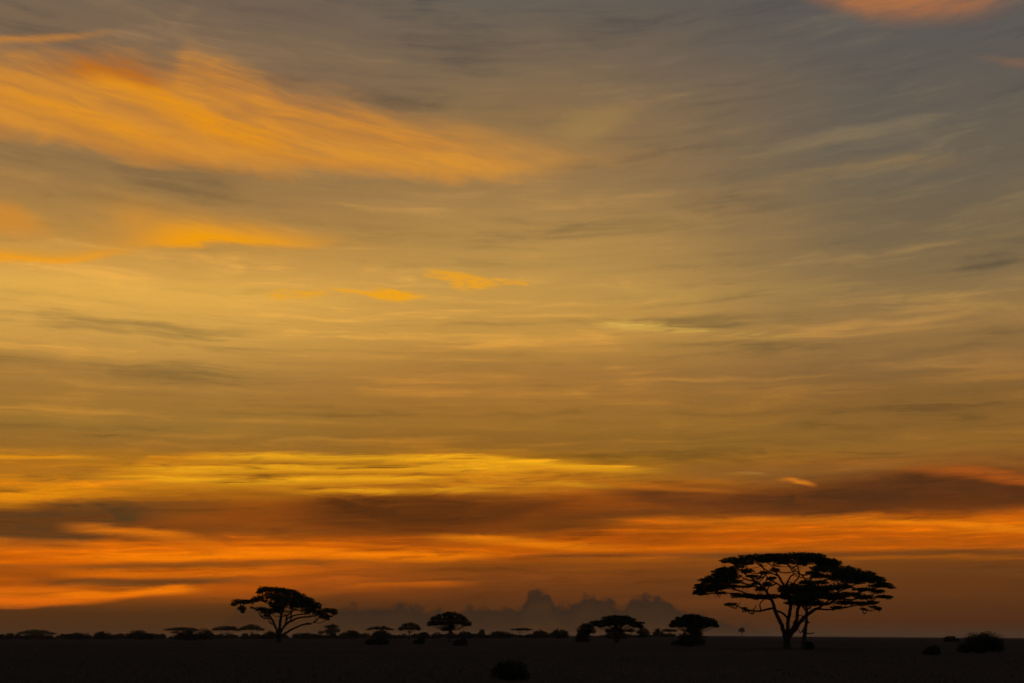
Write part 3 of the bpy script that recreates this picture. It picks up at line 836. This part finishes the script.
def bush(seed, label, x0, x1, ytop, by=None, dist=None, group=None, peak=0.5, dens=1.0, name='bush', rag=0.12, leaf=None):
    rng = np.random.default_rng(seed)
    cx, hw = (x0 + x1) / 2, (x1 - x0) / 2
    b = base_at(cx, by) if by else base_point(cx, dist)
    fr = Frame(None, b); m = fr.m
    root = thing(name, label, 'bush', fr, group)
    cr, st = Mesh(), Mesh()
    W_, top = hw * m, fr.at(cx, ytop)[2]
    n = max(9, int(hw * 1.3))
    for i in range(n):
        a = rng.uniform(0, 6.28); q = math.sqrt((i + 0.5) / n)
        x, y = math.cos(a) * q * W_ * 0.8, math.sin(a) * q * W_ * 0.8
        s = x / W_ - (peak - 0.5) * 1.2
        h = top * max(0.3, (1 - 0.75 * abs(s) ** 1.8) * (1 - 0.35 * (y / W_) ** 2)) * (1 + rng.normal() * rag)
        h = min(h, top * 1.02)
        r = W_ * 0.34
        nl = max(60, int(dens * 150))
        v, f = leaves(rng, (x, y, h * 0.62), (r, r, h * 0.38), nl, leaf or max(0.10, 0.6 * m), 0.8); cr.add(v, f)
        v, f = leaves(rng, (x, y, h * 0.3), (r * 1.05, r, h * 0.32), nl, leaf or max(0.10, 0.6 * m), 0.8); cr.add(v, f)
        st.tube(smooth_path([(x * 0.15, y * 0.15, -0.1), (x * 0.5, y * 0.5, h * 0.35), (x, y, h * 0.8)], 2), np.linspace(max(0.02, W_ * 0.03), 0.01, 5), 4)
    for i in range(7):
        a = rng.uniform(0, 6.28); q = rng.uniform(0.2, 0.8) * W_
        x, y = math.cos(a) * q, math.sin(a) * q
        h = top * (1 - 0.6 * (abs(x) / W_) ** 2) * rng.uniform(0.8, 1.06)
        st.tube(smooth_path([(x * .3, y * .3, 0), (x * .8, y * .8, h * .6), (x * 1.1, y * 1.1, h)], 2), np.linspace(max(0.012, W_ * 0.015), 0.006, 5), 4)
        v, f = leaves(rng, (x * 1.05, y * 1.05, h * 0.94), (W_ * 0.12, W_ * 0.12, top * 0.07), int(dens * 14) + 4, leaf or max(0.10, 0.5 * m), 0.8); cr.add(v, f)
    st.build('stems', M_BARK, root)
    cr.build('foliage', M_SHRUB, root)
    return root


# middle distance
acacia(21, 'lone umbrella-shaped acacia left of the centre, thin trunk under a dark dome', 425, 473, 611.5, 627, 449.5, 642.0, shape='dome', stem_r=0.24, dens=1.2,
       extra=[(444, 630.3, 3.2, 1.1), (451, 632.5, 2, 2.4), (433, 624.5, 6, 1.8), (466, 624.8, 6, 2.2), (448, 614.5, 6, 2.4)])
acacia(22, 'wide low-arched acacia right of the centre, thin stems forking under its crown', 590, 645, 615.5, 628, 616.5, 643.0, shape='dome', stems=2, stem_r=0.26, dens=1.1,
       extra=[(603, 622, 10, 2.2), (612, 618, 12, 2.4), (625, 619.5, 12, 2.4), (640, 623, 5, 1.6), (616, 629, 5, 2), (608, 631, 3, 2), (621, 631, 3, 2)])
acacia(23, 'dense lobed acacia left of the largest acacia, a thicket at its foot', 668, 716, 615, 628, 691, 645.0, shape='round', stems=3, stem_r=0.2, dens=1.1,
       extra=[(711, 622.5, 7, 4), (716, 626, 3.5, 2), (704, 621, 8, 4), (692, 631, 6, 4), (697, 634, 6, 3)])
acacia(24, 'small round-headed acacia on a short trunk, left of the lone umbrella-shaped acacia', 398, 421.5, 623, 631, 409.5, 639.5, shape='round', stem_r=0.2)
acacia(25, 'flat umbrella acacia over a dark bush, between the lopsided and the small round-headed acacias', 366, 394, 626, 630.5, 380, 639.3, shape='dome', stem_r=0.18,
       extra=[(381, 632, 6, 2)])
acacia(26, 'very flat thin-topped acacia just right of the centre of the far tree line', 511.5, 532, 628, 631.2, 519, 638.2, shape='flat', stem_r=0.16)
acacia(27, 'long flat-crowned acacia directly left of the large lopsided acacia', 211.5, 242, 626.3, 632, 228, 638.6, shape='flat', lean=0.5, stem_r=0.25)
acacia(28, 'raised flat-crowned acacia touching the trunk side of the large lopsided acacia', 239, 264, 624.3, 631.5, 252, 638.6, shape='dome', lean=0.4, stem_r=0.25)
acacia(29, 'ragged flat acacia above round bushes at the left', 163, 200, 627.6, 631.5, 186, 638.4, shape='flat', stem_r=0.25, extra=[(190, 630.5, 7, 3), (176, 632.5, 5, 1.8)])
acacia(30, 'low spreading acacia at the far left, sky showing under its crown', 14, 58, 629.8, 635.2, 37, 638.2, shape='dome', stem_r=0.25)
acacia(31, 'tiny lone tree on the open horizon between the dense lobed acacia and the largest acacia', 738.5, 745, 627.8, 632.2, 741.7, 636.9, shape='round', stem_r=0.42, dens=1.5)
acacia(32, 'tall blocky tree with a stepped crown just right of the large lopsided acacia', 324.5, 339, 625, 633.5, 331, 638.6, shape='round', stem_r=0.3, extra=[(329, 626.8, 5, 1.8), (335, 626.8, 4, 1.8), (331, 633.5, 5.5, 3), (321, 632.5, 3.5, 2.4)])
acacia(33, 'dark rounded tree, leafy to the ground, touching the left of the wide low-arched acacia', 577, 596, 622.8, 634, 585.5, 641.0, shape='round', stem_r=0.3, extra=[(584, 633, 7, 3.5), (588, 628, 6, 4), (583, 637, 6, 3), (593, 622.5, 5, 1.8)])
acacia(34, 'small parasol-shaped tree under the right end of the wide low-arched acacia', 627.5, 635, 629.2, 632.6, 631, 638.2, shape='flat', stem_r=0.14)
acacia(35, 'bushy small tree right of the wide low-arched acacia, dark down to its foot', 636, 650, 628, 635, 643, 638.6, shape='round', stem_r=0.2, extra=[(643, 635, 5, 2.5)])
acacia(36, 'small flat tree with a visible trunk just left of the dense lobed acacia', 662, 677, 629, 632.6, 669, 638.2, shape='flat', stem_r=0.16)
acacia(37, 'little round tree between the bushy small tree and the dense lobed acacia', 653, 662.5, 629, 635, 657.6, 638.2, shape='round', stem_r=0.16)

# far rounded trees and thickets of the tree line
bush(41, 'rounded thicket right of the far-left spreading acacia', 65, 91, 632.2, dist=1000)
bush(42, 'low dome of trees with a taller left shoulder, fourth clump from the left edge', 94, 114, 631.3, dist=1000, peak=0.35)
bush(43, 'broad dark clump between the far-left thickets and the ragged flat acacia', 129, 153, 629.8, dist=950, peak=0.35)
bush(44, 'large round bush right below the ragged flat acacia', 195, 214, 628.4, dist=800)
bush(45, 'dark bush mass under the left half of the ragged flat acacia', 176, 198, 630.0, dist=700)
bush(46, 'wide rounded clump right of the tall blocky tree', 339, 362, 629.8, dist=1000)
bush(47, 'low clump behind the bare lower limbs of the large lopsided acacia', 262, 278, 630.6, dist=1050)
bush(48, 'longer low thicket between the large lopsided acacia and the tall blocky tree', 295, 322, 632.8, dist=1050)
bush(49, 'leafy mound right behind the trunk of the lone umbrella-shaped acacia', 455, 474, 630.8, dist=900)
bush(50, 'small square-topped clump right of the lone umbrella-shaped acacia', 477.5, 486.5, 628.6, dist=950, rag=0.04)
bush(51, 'blocky clump right of the very flat thin-topped acacia', 531, 549, 629.6, dist=950, rag=0.05)
bush(52, 'smooth domed clump left of the dark rounded tree with foliage to the ground', 549, 569, 628.2, dist=850)
bush(53, 'dark bush below the flat umbrella acacia', 371, 393, 630.3, dist=800)
bush(54, 'bush between the small round-headed acacia and the lone umbrella-shaped acacia', 417, 430, 631.8, dist=950)
bush(55, 'low bush hugging the left foot of the lone umbrella-shaped acacia', 431, 442, 632.2, dist=950)
bush(56, 'thicket with a bumpy top right of the small square-topped clump', 487, 512, 630.8, dist=1000)
bush(57, 'dense thicket spread in front of the dense lobed acacia', 672, 706, 633.0, by=646.5, peak=0.55)
bush(58, 'bush among the thin stems of the wide low-arched acacia', 604, 626, 629.0, dist=700)
bush(59, 'low rounded bush on the plain right of the slender acacia trunk', 803.5, 813.5, 641.0, by=649.5, rag=0.08)
bush(60, 'faint low mound on the right-hand horizon beside the large foreground bush', 943, 958, 635.4, dist=500)
bush(61, 'small bush on the dark plain left of the large foreground bush', 924, 942, 645.5, by=655.0, rag=0.3)
bush(62, 'large dark foreground bush at the right rising above the horizon', 958, 1000, 631.0, by=653, peak=0.62, dens=3.0, leaf=0.06, rag=0.2)
bush(63, 'shadowy bush in the foreground, bottom centre of the picture', 490, 530, 660, by=680, dens=0.9, leaf=0.04, rag=0.35)
bush(64, 'low bush on the plain just right of the foot of the lone umbrella-shaped acacia', 452, 470, 638.6, by=646)
bush(65, 'small bush on the plain below the small round-headed acacia', 414, 426, 637.8, by=644)
bush(66, 'bush in front of the dark rounded tree and left of the wide low-arched acacia stems', 573, 590, 632, by=642.5)
bush(67, 'dark bush on the plain below the flat umbrella acacia', 366, 390, 636.5, by=645)

# shrubs too alike to tell apart, all along the horizon
rng0 = np.random.default_rng(5)
k = 0
for x in list(np.arange(2, 700, 8.5)):
    x = x + rng0.uniform(-3, 3)
    if 595 < x < 605 or rng0.random() < 0.12: continue
    w = rng0.uniform(9, 20)
    bush(200 + k, 'small low shrub in the even fringe of scrub along the far horizon', x - w / 2, x + w / 2, rng0.uniform(632.6, 635.0), dist=rng0.uniform(1000, 1500),
         group='low scrub along the far horizon', dens=0.5, name='shrub')
    k += 1

# ------------------------------------------------------------------ the plain
rings = [0, 6, 14, 25, 40, 55, 70, 90, 115, 145, 170, 200, 240, 300, 380, 480, 620, 800, 1050, 1400, 1900, 2600, 3600, 5200, 8000, 14000]
SEG = 288
gv = [(0.0, 0.0, 0.0)]; gf = []
for d in rings[1:]:
    for k in range(SEG):
        a = 2 * math.pi * k / SEG
        x, y = d * math.sin(a), d * math.cos(a)
        gv.append((x, y, ground_z(x, y)))
for k in range(SEG): gf.append((0, 1 + (k + 1) % SEG, 1 + k))
for i in range(len(rings) - 2):
    for k in range(SEG):
        a, b = 1 + i * SEG, 1 + (i + 1) * SEG
        gf.append((a + k, a + (k + 1) % SEG, b + (k + 1) % SEG, b + k))
me = bpy.data.meshes.new('ground'); me.from_pydata(gv, [], gf); me.update(); me.materials.append(M_SOIL)
ground = bpy.data.objects.new('ground', me); COL.objects.link(ground)
ground['kind'] = 'structure'

# dry grass in tufts, thick near the camera and thinning out
rng = np.random.default_rng(77)
gm = Mesh()
NT_ = 9000
d = 30 * (7.0 ** rng.random(NT_))                      # 30 .. 210 m
az = rng.uniform(-0.47, 0.47, NT_)
bx, by_ = d * np.sin(az), d * np.cos(az)
bz = np.array([ground_z(x, y) for x, y in zip(bx, by_)])
clump = 0.6 + 0.5 * np.sin(bx * 0.13 + np.sin(by_ * 0.11) * 2) * np.sin(by_ * 0.09 + 1.3)
for blade in range(4):
    h = (0.20 + 0.32 * rng.random(NT_)) * (0.55 + 0.6 * clump) * np.clip(1.1 - d / 230, 0.15, 1) * 0.55
    w = 0.012 + d * 0.00022
    an = rng.uniform(0, 6.28, NT_); ox = rng.normal(size=NT_) * 0.22; oy = rng.normal(size=NT_) * 0.22
    lx = rng.normal(size=NT_) * 0.30 * h; ly = rng.normal(size=NT_) * 0.30 * h
    x, y = bx + ox, by_ + oy
    ca, sa = np.cos(an) * w, np.sin(an) * w
    v = np.stack([np.stack([x - ca, y - sa, bz - 0.02], 1), np.stack([x + ca, y + sa, bz - 0.02], 1),
                  np.stack([x + ca * .7 + lx * .5, y + sa * .7 + ly * .5, bz + h * .6], 1), np.stack([x + lx, y + ly, bz + h], 1)], 1).reshape(-1, 3)
    gm.add(v, np.arange(4 * NT_).reshape(NT_, 4))
gr = gm.build('grass', M_GRASS)
gr['label'] = 'dry savanna grass covering the dark plain'
gr['category'] = 'grass'
gr['kind'] = 'stuff'

# ------------------------------------------------------------------ the air over the plain
def box(name, x0, x1, y0, y1, z0, z1):
    v = [(x, y, z) for z in (z0, z1) for y in (y0, y1) for x in (x0, x1)]
    f = [(0, 2, 3, 1), (4, 5, 7, 6), (0, 1, 5, 4), (2, 6, 7, 3), (0, 4, 6, 2), (1, 3, 7, 5)]
    me = bpy.data.meshes.new(name); me.from_pydata(v, [], f); me.update()
    o = bpy.data.objects.new(name, me); COL.objects.link(o)
    return o

haze = box('haze', -14500, 14500, -14500, 14500, min(p[2] for p in gv) - 1.0, 24.0)
haze['kind'] = 'stuff'
haze['label'] = 'thin evening haze lying over the plain'
haze['category'] = 'haze'
hm = bpy.data.materials.new('evening_haze'); hm.use_nodes = True
ht = hm.node_tree; ht.nodes.clear()
ho = ht.nodes.new('ShaderNodeOutputMaterial'); hv = ht.nodes.new('ShaderNodeVolumePrincipled')
hv.inputs['Color'].default_value = (0.82, 0.80, 0.80, 1)
hv.inputs['Density'].default_value = 0.00004
hv.inputs['Anisotropy'].default_value = 0.35
ht.links.new(hv.outputs[0], ho.inputs['Volume'])
haze.data.materials.append(hm)
